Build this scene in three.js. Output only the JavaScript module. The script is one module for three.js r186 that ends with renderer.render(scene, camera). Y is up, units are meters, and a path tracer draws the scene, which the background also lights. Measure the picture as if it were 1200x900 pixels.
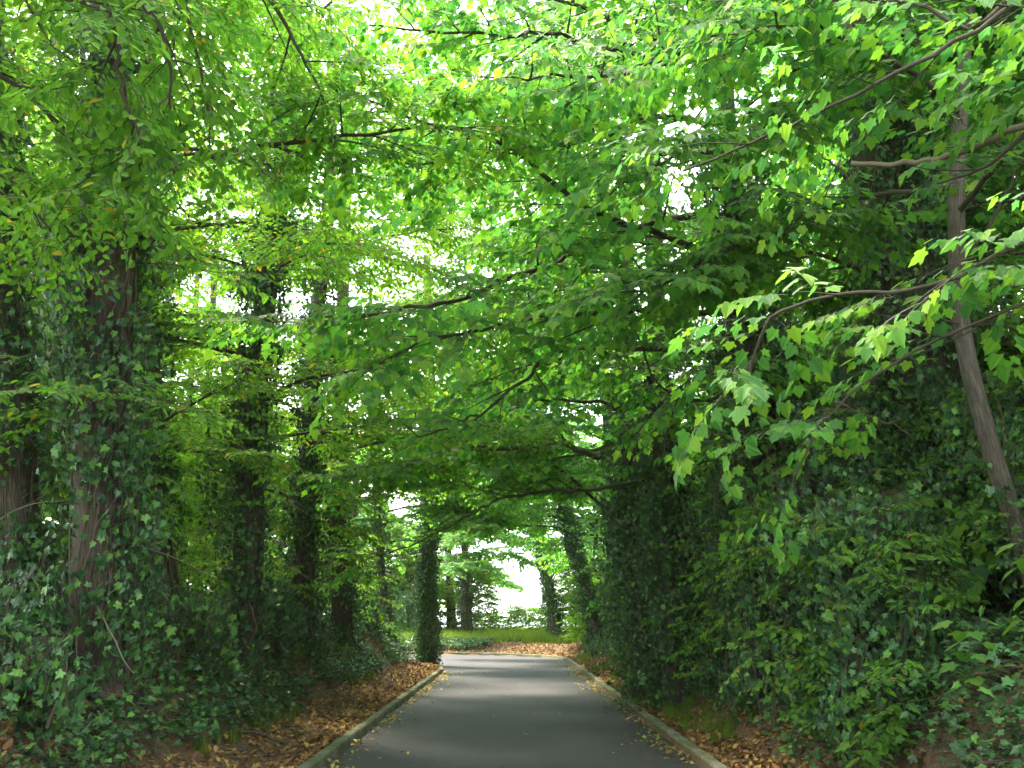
import * as THREE from 'three';
import { mergeGeometries } from 'three/addons/utils/BufferGeometryUtils.js';

// ---------- camera, sky, sun, exposure ----------
const scene = new THREE.Scene();
const camera = new THREE.PerspectiveCamera(46, 4 / 3, 0.1, 1500);
camera.position.set(0, 1.6, 0);
camera.lookAt(0, 1.6 + Math.tan(14.493 * Math.PI / 180) * 10, -10);
const renderer = new THREE.WebGLRenderer();
renderer.toneMapping = THREE.LinearToneMapping;
renderer.toneMappingExposure = 6.5;
renderer.shadowMap.enabled = true;

scene.fog = new THREE.FogExp2(0xe4eedf, 0.0003);
// ---------- random and noise ----------
function rng(seed) {
  let a = seed >>> 0;
  return () => { a = (a + 0x6D2B79F5) | 0; let t = Math.imul(a ^ (a >>> 15), 1 | a); t = (t + Math.imul(t ^ (t >>> 7), 61 | t)) ^ t; return ((t ^ (t >>> 14)) >>> 0) / 4294967296; };
}
function hash3(x, y, z) { let h = Math.imul(x, 374761393) ^ Math.imul(y, 668265263) ^ Math.imul(z, 2147483647 ^ 0x5bd1e995); h = Math.imul(h ^ (h >>> 13), 1274126177); return ((h ^ (h >>> 16)) >>> 0) / 4294967296; }
const fade = (t) => t * t * (3 - 2 * t), mix = (a, b, t) => a + (b - a) * t;
const sstep = (a, b, x) => fade(Math.min(1, Math.max(0, (x - a) / (b - a))));
function noise3(x, y, z) {
  const i = Math.floor(x), j = Math.floor(y), k = Math.floor(z), u = fade(x - i), v = fade(y - j), w = fade(z - k), h = (a, b, c) => hash3(i + a, j + b, k + c);
  return mix(mix(mix(h(0, 0, 0), h(1, 0, 0), u), mix(h(0, 1, 0), h(1, 1, 0), u), v), mix(mix(h(0, 0, 1), h(1, 0, 1), u), mix(h(0, 1, 1), h(1, 1, 1), u), v), w) * 2 - 1;
}
function tileNoise(u, v, fx, fy, seed) {      // value noise that repeats on the unit square
  const x = u * fx, y = v * fy, i = Math.floor(x), j = Math.floor(y), a = fade(x - i), b = fade(y - j), h = (p, q) => hash3(((i + p) % fx + fx) % fx, ((j + q) % fy + fy) % fy, seed);
  return mix(mix(h(0, 0), h(1, 0), a), mix(h(0, 1), h(1, 1), a), b);
}
function texture(size, fn, srgb) {
  const d = new Uint8Array(size * size * 4);
  for (let j = 0; j < size; j++) for (let i = 0; i < size; i++) {
    const c = fn(i / size, j / size, i, j), o = (j * size + i) * 4;
    for (let k = 0; k < 3; k++) { let q = Math.min(1, Math.max(0, Array.isArray(c) ? c[k] : c)); if (srgb) q = q <= 0.0031308 ? q * 12.92 : 1.055 * q ** (1 / 2.4) - 0.055; d[o + k] = Math.round(q * 255); }
    d[o + 3] = 255;
  }
  const t = new THREE.DataTexture(d, size, size);
  t.wrapS = t.wrapT = THREE.RepeatWrapping; t.magFilter = THREE.LinearFilter; t.minFilter = THREE.LinearFilter;
  if (srgb) t.colorSpace = THREE.SRGBColorSpace;
  t.needsUpdate = true;
  return t;
}
const at = (tex, rx, ry) => { const t = tex.clone(); t.repeat.set(rx, ry); t.needsUpdate = true; return t; };

// a bright thinly clouded sky
{
  const W = 512, H = 256, d = new Float32Array(W * H * 4);
  for (let j = 0; j < H; j++) for (let i = 0; i < W; i++) {
    const el = ((j + 0.5) / H - 0.5) * Math.PI, az = ((i + 0.5) / W - 0.5) * 2 * Math.PI, y = Math.sin(el), x = Math.cos(el) * Math.cos(az), z = Math.cos(el) * Math.sin(az);
    const n = 0.5 + 0.3 * noise3(x * 3, y * 5, z * 3) + 0.2 * noise3(x * 7 + 9, y * 11, z * 7), cloud = sstep(0.2, 0.7, n), k = 0.95 + 0.18 * cloud, o = (j * W + i) * 4;
    d[o] = k * mix(0.86, 1.0, cloud); d[o + 1] = k * mix(0.95, 1.0, cloud); d[o + 2] = k * mix(1.14, 1.03, cloud); d[o + 3] = 1;
  }
  const sky = new THREE.DataTexture(d, W, H, THREE.RGBAFormat, THREE.FloatType);
  sky.mapping = THREE.EquirectangularReflectionMapping; sky.magFilter = THREE.LinearFilter; sky.minFilter = THREE.LinearFilter; sky.needsUpdate = true;
  scene.background = sky; scene.environment = sky;
}
const sun = new THREE.DirectionalLight(0xfff0d4, 4);
sun.position.set(-38, 78, -42); sun.target.position.set(0, 0, -18);
sun.castShadow = true; sun.shadow.radius = 20; sun.shadow.mapSize.set(2048, 2048);
Object.assign(sun.shadow.camera, { left: -60, right: 60, top: 60, bottom: -60, near: 1, far: 260 });
scene.add(sun, sun.target);

// ---------- naming ----------
const taken = new Map();
function numbered(name) { const n = taken.get(name) ?? 0; taken.set(name, n + 1); return n ? `${name}_${String(n).padStart(3, '0')}` : name; }
function tag(o, label, category, group, kind) { o.userData.label = label; if (category) o.userData.category = category; if (group) o.userData.group = group; if (kind) o.userData.kind = kind; return o; }
function root(name, x, y, z) { const g = new THREE.Group(); g.name = numbered(name); g.position.set(x, y, z); scene.add(g); return g; }
function lit(o) { o.castShadow = o.receiveShadow = true; return o; }
function part(name, geometry, material, parent) { const m = lit(new THREE.Mesh(geometry, material)); m.name = name; parent.add(m); return m; }
const V = (x, y, z) => new THREE.Vector3(x, y, z), UP = V(0, 1, 0);

// ---------- materials ----------
const barkTex = texture(512, (u, v) => {
  const w = tileNoise(u, v, 6, 3, 1) * 0.06, r = Math.abs(tileNoise(u + w, v, 26, 5, 2) - 0.5) * 2, r2 = Math.abs(tileNoise(u + w, v, 60, 14, 3) - 0.5) * 2, g = tileNoise(u, v, 128, 128, 4), m = sstep(0.5, 0.75, tileNoise(u, v, 5, 4, 5) * 0.7 + tileNoise(u, v, 23, 19, 6) * 0.3);
  const k = 0.3 + 0.35 * r + 0.2 * r2 + 0.25 * (g - 0.5);
  return [mix(0.17, 0.115, m) * k, mix(0.13, 0.125, m) * k, mix(0.1, 0.06, m) * k];
}, true);
const barkBump = texture(512, (u, v) => { const w = tileNoise(u, v, 6, 3, 1) * 0.06; return 0.6 * Math.abs(tileNoise(u + w, v, 26, 5, 2) - 0.5) * 2 + 0.3 * Math.abs(tileNoise(u + w, v, 60, 14, 3) - 0.5) * 2 + 0.1 * tileNoise(u, v, 128, 128, 4); });
const barkM = new THREE.MeshStandardMaterial({ map: barkTex, bumpMap: barkBump, bumpScale: 0.025, roughness: 0.95 });
const branchM = new THREE.MeshStandardMaterial({ map: at(barkTex, 2, 2), color: new THREE.Color().setRGB(0.8, 0.78, 0.75), bumpMap: at(barkBump, 2, 2), bumpScale: 0.006, roughness: 0.9 });
const mossTex = texture(256, (u, v) => { const n = tileNoise(u, v, 9, 9, 21) * 0.5 + tileNoise(u, v, 40, 40, 22) * 0.5, k = 0.6 + 0.8 * tileNoise(u, v, 120, 120, 23), m = sstep(0.42, 0.6, n); return [mix(0.1, 0.1, m) * k, mix(0.085, 0.13, m) * k, mix(0.06, 0.03, m) * k]; }, true);
const mossM = new THREE.MeshStandardMaterial({ map: mossTex, bumpMap: barkBump, bumpScale: 0.012, roughness: 1 });
const vineM = new THREE.MeshStandardMaterial({ map: at(barkTex, 4, 1), color: new THREE.Color().setRGB(1.0, 0.92, 0.85), roughness: 0.95 });
const paleM = new THREE.MeshStandardMaterial({ map: at(barkTex, 3, 2), color: new THREE.Color().setRGB(1.7, 1.75, 1.6), roughness: 0.95 });
const leafMat = (t, coat, cr, rough = 0.92) => new THREE.MeshPhysicalMaterial({ vertexColors: true, side: THREE.DoubleSide, transmission: t, thickness: 0, roughness: rough, clearcoat: coat, clearcoatRoughness: cr, ior: 1.4, specularIntensity: 0.3 });
const leafM = { sycamore: leafMat(0.74, 0.3, 0.38), beech: leafMat(0.72, 0.1, 0.45), ivy: leafMat(0.2, 0.6, 0.28), grass: leafMat(0.4, 0.2, 0.5), dead: leafMat(0.1, 0.15, 0.5) };

// ---------- leaf shapes ----------
const OUT = {   // right half outline from the stalk to the tip, leaf 1 long
  sycamore: [[0, 0], [0.17, -0.1], [0.36, -0.08], [0.34, 0.1], [0.58, 0.3], [0.6, 0.5], [0.34, 0.46], [0.3, 0.66], [0.16, 0.8], [0, 1.02]],
  ivy: [[0, 0], [0.24, -0.14], [0.44, 0.02], [0.3, 0.22], [0.52, 0.46], [0.22, 0.56], [0, 1]],
  beech: [[0, 0], [0.2, 0.12], [0.32, 0.4], [0.22, 0.74], [0, 1]],
  dead: [[0, 0], [0.22, 0.08], [0.36, 0.42], [0.2, 0.78], [0, 1]],
};
function leafShape(kind, fold, droop) {
  const pos = [], half = OUT[kind];
  for (const s of [1, -1]) {
    const sh = new THREE.Shape(half.map(([x, y]) => new THREE.Vector2(x * s, y)));
    const g = new THREE.ShapeGeometry(sh), p = g.attributes.position, ix = g.index.array;
    for (let k = 0; k < ix.length; k++) { const x = p.getX(ix[k]), y = p.getY(ix[k]); pos.push(x, fold * Math.abs(x) - droop * (y * y + 0.8 * x * x) , y); }
  }
  const g = new THREE.BufferGeometry();
  g.setAttribute('position', new THREE.Float32BufferAttribute(pos, 3));
  g.computeVertexNormals();
  return g;   // lies along +z, faces +y
}
const LEAF = { sycamore: [leafShape('sycamore', 0.12, 0.22), leafShape('sycamore', 0.28, 0.38), leafShape('sycamore', -0.05, 0.15)], ivy: [leafShape('ivy', 0.1, 0.18), leafShape('ivy', 0.25, 0.3)], beech: [leafShape('beech', 0.2, 0.2), leafShape('beech', 0.35, 0.35)], dead: [leafShape('dead', 0.5, -0.3), leafShape('dead', -0.3, 0.5), leafShape('dead', 0.9, -0.5)] };
const TINT = {
  sycamore: [[0.13, 0.36, 0.036], [0.175, 0.4, 0.032], [0.1, 0.31, 0.042], [0.22, 0.43, 0.03], [0.075, 0.24, 0.05]],
  beech: [[0.145, 0.35, 0.026], [0.11, 0.29, 0.024], [0.19, 0.39, 0.026], [0.09, 0.24, 0.026]],
  ivy: [[0.032, 0.1, 0.032], [0.042, 0.122, 0.036], [0.023, 0.072, 0.026], [0.1, 0.24, 0.04], [0.06, 0.155, 0.04]],
};
function colored(g, c) { const n = g.attributes.position.count, a = new Float32Array(n * 3); for (let i = 0; i < n; i++) a.set(c, i * 3); g.setAttribute('color', new THREE.BufferAttribute(a, 3)); return g; }
function bare(g) { const r = g.index ? g.toNonIndexed() : g; for (const k of Object.keys(r.attributes)) if (!['position', 'normal', 'color'].includes(k)) r.deleteAttribute(k); return r; }

// a tube through points with a radius at each
function tube(pts, radii, seg = 6, lump = 0, seed = 0) {
  const n = pts.length, pos = [], uv = [], idx = [], ring = Math.max(1, Math.round(radii[0] * 2 * Math.PI / 0.5 * 2) / 2) ;
  let side = V(1, 0, 0), len = 0;
  for (let i = 0; i < n; i++) {
    const t = pts[Math.min(n - 1, i + 1)].clone().sub(pts[Math.max(0, i - 1)]).normalize();
    if (i) len += pts[i].distanceTo(pts[i - 1]);
    if (Math.abs(side.dot(t)) > 0.9) side = Math.abs(t.x) < 0.8 ? V(1, 0, 0) : V(0, 0, 1);
    side.sub(t.clone().multiplyScalar(side.dot(t))).normalize();
    const other = t.clone().cross(side);
    for (let k = 0; k <= seg; k++) {
      const a = k / seg * Math.PI * 2, ca = Math.cos(a), sa = Math.sin(a);
      let r = radii[i];
      if (lump) r *= 1 + lump * (noise3(ca * 1.6 + seed, pts[i].y * 0.7, sa * 1.6) * 1.1 + 0.5 * noise3(ca * 4 + seed, pts[i].y * 1.3, sa * 4));
      pos.push(pts[i].x + (side.x * ca + other.x * sa) * r, pts[i].y + (side.y * ca + other.y * sa) * r, pts[i].z + (side.z * ca + other.z * sa) * r);
      uv.push(k / seg * ring, len / 0.9);
    }
  }
  for (let i = 0; i < n - 1; i++) for (let k = 0; k < seg; k++) { const a = i * (seg + 1) + k, b = a + seg + 1; idx.push(a, a + 1, b, b, a + 1, b + 1); }
  const c = pos.length / 3; pos.push(pts[n - 1].x, pts[n - 1].y, pts[n - 1].z); uv.push(0, len);
  for (let k = 0; k < seg; k++) idx.push((n - 1) * (seg + 1) + k, (n - 1) * (seg + 1) + k + 1, c);
  const g = new THREE.BufferGeometry();
  g.setAttribute('position', new THREE.Float32BufferAttribute(pos, 3)); g.setAttribute('uv', new THREE.Float32BufferAttribute(uv, 2)); g.setIndex(idx);
  g.computeVertexNormals();
  return g;
}
function smooth(points, per = 4) {
  const c = new THREE.CatmullRomCurve3(points.map((p) => p.isVector3 ? p : V(...p)), false, 'centripetal');
  return c.getPoints((points.length - 1) * per);
}
const taper = (n, a, b, e = 1) => Array.from({ length: n }, (_, i) => mix(a, b, (i / (n - 1)) ** e));

// ---------- sprays: a twig and its leaves, along +z, facing +y ----------
function basis(o, dir, up, s) {
  const z = dir.clone().normalize(), x = up.clone().cross(z);
  if (x.lengthSq() < 1e-6) x.set(1, 0, 0);
  x.normalize();
  const y = z.clone().cross(x);
  return new THREE.Matrix4().makeBasis(x.multiplyScalar(s), y.multiplyScalar(s), z.multiplyScalar(s)).setPosition(o);
}
function makeSpray(kind, seed) {
  const R = rng(seed), leaves = [], parts = [], tints = TINT[kind];
  const leaf = (o, d, u, s) => { const b = tints[Math.floor(R() * tints.length)], k = 0.8 + 0.4 * R(); let c = b.map((x) => x * k); if (kind === 'beech' && R() < 0.012 || kind === 'ivy' && R() < 0.003) c = [0.5, 0.36, 0.04]; leaves.push({ m: basis(o, d, u, s), v: Math.floor(R() * LEAF[kind].length), c }); };
  const twig = [];
  if (kind === 'sycamore') {
    const L = 0.5 + 0.25 * R(), P = (t) => V(0.1 * Math.sin(t * 3 + seed), -0.1 * t * t, t * L);
    twig.push([smooth([P(0), P(0.5), P(1)], 2), taper(5, 0.005, 0.002)]);
    for (let i = 0; i < 5; i++) for (const s of [-1, 1]) {
      const t = 0.15 + 0.85 * i / 4, o = P(t), a = s * (0.5 + 0.7 * R()) * (i === 4 ? 0.5 : 1), d = V(Math.sin(a), -0.1 - 0.35 * R(), Math.cos(a)), pl = 0.05 + 0.09 * R(), e = o.clone().addScaledVector(d, pl);
      d.y -= 0.2 + 0.3 * R();
      leaf(e, d, V((R() - 0.5) * 0.7, 1, (R() - 0.5) * 0.7), 0.07 + 0.1 * R());
      twig.push([[o, e], [0.0022, 0.0016]]);
    }
    leaf(P(1), V(0.2 * (R() - 0.5), -0.35, 1), V((R() - 0.5) * 0.5, 1, 0), 0.11 + 0.05 * R());
  } else if (kind === 'beech') {
    const L = 0.5 + 0.2 * R(), P = (t) => V(0.06 * Math.sin(t * 4 + seed), -0.12 * t * t, t * L);
    twig.push([smooth([P(0), P(0.5), P(1)], 2), taper(5, 0.004, 0.0015)]);
    for (let i = 0; i < 12; i++) {
      const t = 0.08 + 0.92 * i / 11, s = i % 2 ? 1 : -1, o = P(t), sub = R() < 0.45;
      const a = s * (0.7 + 0.4 * R()), d = V(Math.sin(a), -0.1 - 0.3 * R(), Math.cos(a));
      leaf(o.clone().addScaledVector(d, 0.01), d, V((R() - 0.5) * 0.8, 1, (R() - 0.5) * 0.8), 0.06 + 0.035 * R());
      if (sub && t < 0.8) {
        const e = o.clone().addScaledVector(V(Math.sin(a * 0.8), -0.05, Math.cos(a * 0.8)), 0.13 + 0.08 * R());
        twig.push([[o, e], [0.002, 0.0012]]);
        for (let k = 0; k < 3; k++) { const f = o.clone().lerp(e, 0.45 + 0.275 * k), b = a + (k - 1) * s * 0.7; leaf(f, V(Math.sin(b), -0.2 - 0.2 * R(), Math.cos(b)), V((R() - 0.5) * 0.8, 1, (R() - 0.5) * 0.8), 0.055 + 0.035 * R()); }
      }
    }
  } else {   // ivy: a patch in the x z plane facing +y, tips towards +z (down the trunk)
    for (let i = 0; i < 15; i++) {
      const r = 0.22 * Math.sqrt(R()), a = R() * 6.283, o = V(r * Math.cos(a), 0.16 * R() - 0.03, r * Math.sin(a) * 1.1), b = (R() - 0.5) * 2.2;
      leaf(o, V(Math.sin(b), 0.25 - 0.8 * R(), Math.cos(b)), V((R() - 0.5) * 1.6, 1, (R() - 0.5) * 1.6 - 0.3), 0.04 + 0.045 * R());
      if (R() < 0.15) twig.push([[V(o.x, -0.06, o.z - 0.06), o], [0.002, 0.0015]]);
    }
    for (let k = 0; k < 2; k++) { const x = (R() - 0.5) * 0.3; twig.push([[V(x, 0, -0.25), V(x + (R() - 0.5) * 0.1, 0.03, 0), V(x + (R() - 0.5) * 0.16, 0, 0.25)], [0.003, 0.003, 0.002]]); }
  }
  const tw = mergeGeometries(twig.map(([p, r]) => bare(tube(p, r, 3))));
  colored(tw, kind === 'ivy' ? [0.07, 0.05, 0.035] : [0.07, 0.06, 0.035]);
  for (const l of leaves) parts.push(colored(bare(LEAF[kind][l.v].clone().applyMatrix4(l.m)), l.c));
  return { leaves, twig: tw, all: mergeGeometries([tw, ...parts]) };
}
const SPRAY = {};
for (const [k, n] of [['sycamore', 5], ['beech', 5], ['ivy', 6]]) SPRAY[k] = Array.from({ length: n }, (_, i) => makeSpray(k, 100 + i * 7 + k.length * 31));
const singleM = {};
for (const k of ['sycamore', 'beech', 'ivy']) singleM[k] = TINT[k].map((c) => { const m = leafM[k].clone(); m.vertexColors = false; m.color.setRGB(...c); return m; });

// ---------- the lie of the land ----------
function quad(x, z, ex, ez, r) { const a = x - (ex - r), b = (ez + r) - z; return Math.min(Math.max(a, b), 0) + Math.hypot(Math.max(a, 0), Math.max(b, 0)) - r; }
const leftOf = (x, z) => -quad(x, z, -2.1, -34, 5), rightOf = (x, z) => quad(x, z, 2.1, -42.5, 6.5);
function groundY(x, z) {
  const l = leftOf(x, z), r = rightOf(x, z), n = noise3(x * 0.5, 3, z * 0.5) * 0.12 + noise3(x * 1.7, 7, z * 1.7) * 0.04;
  if (l <= 0 && r <= 0) return -0.04;
  const far = sstep(-30, -44, z);
  if (l > 0) return 0.075 + 0.14 * sstep(0.2, 1.4, l) + (1.05 - 0.75 * far) * sstep(1.15, 2.3, l) + n * sstep(0.2, 1.5, l);
  return 0.075 + 0.1 * sstep(0.2, 0.9, r) + (1.0 - 0.75 * far) * sstep(0.55, 1.7, r) + n * sstep(0.2, 1.2, r) - 5 * sstep(-62, -190, z);
}
const soilTex = texture(512, (u, v) => { const a = tileNoise(u, v, 8, 8, 31), b = tileNoise(u, v, 40, 40, 32), c = tileNoise(u, v, 150, 150, 33), k = 0.5 + 0.5 * c + 0.4 * b; return [mix(0.075, 0.12, a) * k, mix(0.052, 0.07, a) * k, mix(0.032, 0.036, a) * k]; }, true);
const soilBump = texture(512, (u, v) => 0.5 * tileNoise(u, v, 40, 40, 32) + 0.5 * tileNoise(u, v, 150, 150, 33));
{
  const xs = [-420, -200, -120, -80, -55, -40, -30, -24, -19, -15.5, -13], zs = [60, 40, 28, 20, 15];
  for (let x = -12; x <= 12.01; x += 0.3) xs.push(x);
  xs.push(-2.1, -2.15, -2.2, 2.1, 2.15, 2.2, 13, 15.5, 19, 24, 30, 40, 55, 80, 120, 200, 420);
  xs.sort((a, b) => a - b);
  for (let z = 12; z >= -60; z -= 0.4) zs.push(z);
  zs.push(-63, -67, -72, -80, -90, -105, -125, -160, -220, -320, -600);
  const pos = [], uv = [], idx = [];
  for (const z of zs) for (const x of xs) { pos.push(x, groundY(x, z), z); uv.push(x / 2.5, z / 2.5); }
  for (let j = 0; j < zs.length - 1; j++) for (let i = 0; i < xs.length - 1; i++) { const a = j * xs.length + i, b = a + xs.length; idx.push(a, a + 1, b, b, a + 1, b + 1); }
  const g = new THREE.BufferGeometry();
  g.setAttribute('position', new THREE.Float32BufferAttribute(pos, 3)); g.setAttribute('uv', new THREE.Float32BufferAttribute(uv, 2)); g.setIndex(idx); g.computeVertexNormals();
  const m = lit(new THREE.Mesh(g, new THREE.MeshStandardMaterial({ map: soilTex, bumpMap: soilBump, bumpScale: 0.03, roughness: 1 })));
  m.name = 'ground'; tag(m, 'dark soil of the verges and banks beside the lane', 'ground', null, 'structure'); scene.add(m);
}
// edges of the road, as polylines
const leftEdge = [], rightEdge = [];
for (let z = 14; z > -29; z -= 0.5) leftEdge.push([-2.1, z]);
for (let k = 0; k <= 16; k++) { const a = k / 16 * Math.PI / 2; leftEdge.push([-7.1 + 5 * Math.cos(a), -29 - 5 * Math.sin(a)]); }
for (let x = -7.6; x > -40; x -= 0.5) leftEdge.push([x, -34]);
for (let z = 14; z > -36; z -= 0.5) rightEdge.push([2.1, z]);
for (let k = 0; k <= 20; k++) { const a = k / 20 * Math.PI / 2; rightEdge.push([-4.4 + 6.5 * Math.cos(a), -36 - 6.5 * Math.sin(a)]); }
for (let x = -4.9; x > -40; x -= 0.5) rightEdge.push([x, -42.5]);
const tarTex = texture(1024, (u, v) => {
  const g = tileNoise(u, v, 340, 340, 41), g2 = tileNoise(u, v, 170, 170, 42), p = tileNoise(u, v, 5, 3, 43) * 0.6 + tileNoise(u, v, 17, 11, 44) * 0.4, st = sstep(0.62, 0.8, tileNoise(u, v, 9, 21, 45) * 0.7 + tileNoise(u, v, 60, 60, 46) * 0.3);
  const k = (0.6 + 0.5 * g + 0.35 * g2) * (0.82 + 0.36 * p) * (1 - 0.2 * st);
  return [0.029 * k, 0.028 * k, 0.039 * k];
}, true);
const tarBump = texture(1024, (u, v) => 0.6 * tileNoise(u, v, 340, 340, 41) + 0.4 * tileNoise(u, v, 170, 170, 42));
{
  const sh = new THREE.Shape([...leftEdge, ...rightEdge.slice().reverse()].map(([x, z]) => new THREE.Vector2(x, -z)));
  const g = new THREE.ShapeGeometry(sh); g.rotateX(-Math.PI / 2);
  const p = g.attributes.position, uv = [];
  for (let i = 0; i < p.count; i++) uv.push(p.getX(i) / 4, p.getZ(i) / 4);
  g.setAttribute('uv', new THREE.Float32BufferAttribute(uv, 2));
  const m = lit(new THREE.Mesh(g, new THREE.MeshStandardMaterial({ map: tarTex, bumpMap: tarBump, bumpScale: 0.004, roughness: 0.72 })));
  m.name = 'road'; tag(m, 'narrow dark asphalt lane bending left at its far end', 'road', null, 'structure'); scene.add(m);
}
// kerbs: single stones, end to end
const kerbTex = texture(256, (u, v) => { const a = tileNoise(u, v, 5, 5, 51), b = tileNoise(u, v, 30, 30, 52), c = tileNoise(u, v, 110, 110, 53), m = sstep(0.4, 0.65, a * 0.6 + b * 0.4), k = 0.65 + 0.7 * c; return [mix(0.23, 0.13, m) * k, mix(0.22, 0.15, m) * k, mix(0.19, 0.065, m) * k]; }, true);
const kerbM = [0, 1, 2].map((k) => new THREE.MeshStandardMaterial({ map: kerbTex, color: new THREE.Color().setRGB(0.6 + 0.12 * k, 0.64 + 0.1 * k, 0.58 + 0.13 * k), bumpMap: kerbTex, bumpScale: 0.004, roughness: 0.95 }));
function kerb(name, label, edge, side) {
  const g = tag(root(name, 0, 0, 0), label, 'kerb', null, 'structure'), R = rng(77 + side);
  const sh = new THREE.Shape([[0, -0.15], [0.13, -0.15], [0.13, 0.102], [0.115, 0.112], [0.02, 0.112], [0.004, 0.092]].map(([x, y]) => new THREE.Vector2(x, y)));
  const c = new THREE.CatmullRomCurve3(edge.map(([x, z]) => V(x, 0, z))), L = c.getLength(), n = Math.floor(L / 0.915);
  const ends = c.getSpacedPoints(n), variants = [0, 1, 2].map((k) => { const e = new THREE.ExtrudeGeometry(sh, { depth: 1, bevelEnabled: false, steps: 2 }); const p = e.attributes.position, u = e.attributes.uv; for (let i = 0; i < p.count; i++) u.setXY(i, (p.getX(i) + p.getY(i)) * 1.4 + k * 0.3, p.getZ(i) * 0.9 + k * 0.37); return e; });
  for (let i = 0; i < n; i++) {
    const a = ends[i], b = ends[i + 1];
    if (a.z > 2 || a.x < -22) continue;
    const m = part('kerb_stone', variants[i % 3], kerbM[Math.floor(R() * 3)], g), d = b.clone().sub(a), len = d.length() - 0.008;
    m.matrixAutoUpdate = true;
    m.position.copy(a).setY((R() - 0.5) * 0.012); m.rotation.y = Math.atan2(d.x, d.z) + (R() - 0.5) * 0.006; m.scale.set(side, 1, len);
    m.rotation.z = (R() - 0.5) * 0.02;
  }
}
kerb('kerb_left', 'mossy concrete kerb between leaf litter verge and lane, ending at the bend', leftEdge, 1);
kerb('kerb_right', 'pale concrete kerb under the ivy wall, curving round the bend', rightEdge, -1);

// ---------- foliage holders ----------
const camDist = (p) => Math.hypot(p.x, p.y - 1.6, p.z);
function clear(p) {       // nothing hangs into the lane or the photographer's face
  if (camDist(p) < 3.6) return false;
  const low = mix(3.5, 4.3, sstep(-9, -24, p.z)), l = leftOf(p.x, p.z), r = rightOf(p.x, p.z), w = Math.min(-l, -r);
  if (p.z > -1 && Math.abs(p.x) < 1.2 && p.y < 4) return false;
  return !(w > -0.35 && p.y < low);
}
const viewM = new THREE.Matrix4(); camera.updateMatrixWorld(); camera.updateProjectionMatrix(); viewM.multiplyMatrices(camera.projectionMatrix, camera.matrixWorldInverse);
const inView = (p) => { const q = p.clone().applyMatrix4(viewM); return Math.abs(q.x) < 1 && Math.abs(q.y) < 1 && q.z < 1; };
// puts sprays on a thing: the nearest ones in view leaf by leaf, the others as one mass
function foliage(parent, name, leafName, kind, sprays, o, singles, seed) {
  const R = rng(seed), crown = new THREE.Group(); crown.name = name; parent.add(crown);
  const near = singles ? sprays.map((s, i) => [camDist(s.p), i]).filter(([d, i]) => d < 9.5 && inView(sprays[i].p)).sort((a, b) => a[0] - b[0]) : [], apart = new Set();
  const twigs = []; let count = 0;
  for (const [, i] of near) {
    const s = sprays[i], v = Math.floor(R() * SPRAY[kind].length), S = SPRAY[kind][v];
    if (count + S.leaves.length > singles) break;
    apart.add(i);
    const M = basis(s.p.clone().sub(o), s.d, s.u, s.s);
    for (const l of S.leaves) {
      const m = part(leafName, LEAF[kind][l.v], singleM[kind][Math.floor(R() * singleM[kind].length)], crown);
      new THREE.Matrix4().multiplyMatrices(M, l.m).decompose(m.position, m.quaternion, m.scale); count++;
    }
    twigs.push(S.twig.clone().applyMatrix4(M));
  }
  if (twigs.length) part('twig', mergeGeometries(twigs), leafM[kind], crown).userData.kind = 'stuff';
  const rest = sprays.filter((_, i) => !apart.has(i)), n = SPRAY[kind].length, lists = Array.from({ length: n }, () => []);
  for (const s of rest) lists[Math.floor(R() * n)].push(s);
  lists.forEach((l, v) => {
    if (!l.length) return;
    const im = lit(new THREE.InstancedMesh(SPRAY[kind][v].all, leafM[kind], l.length)); im.name = leafName === 'ivy_leaf' ? 'ivy_foliage' : 'leaf_mass'; im.userData.kind = 'stuff';
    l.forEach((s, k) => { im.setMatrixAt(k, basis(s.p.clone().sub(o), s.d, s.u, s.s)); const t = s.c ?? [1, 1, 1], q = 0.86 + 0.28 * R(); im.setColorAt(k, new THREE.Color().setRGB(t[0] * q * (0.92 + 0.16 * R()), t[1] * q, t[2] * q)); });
    crown.add(im);
  });
  return crown;
}
let nLeaf = 0;
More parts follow.
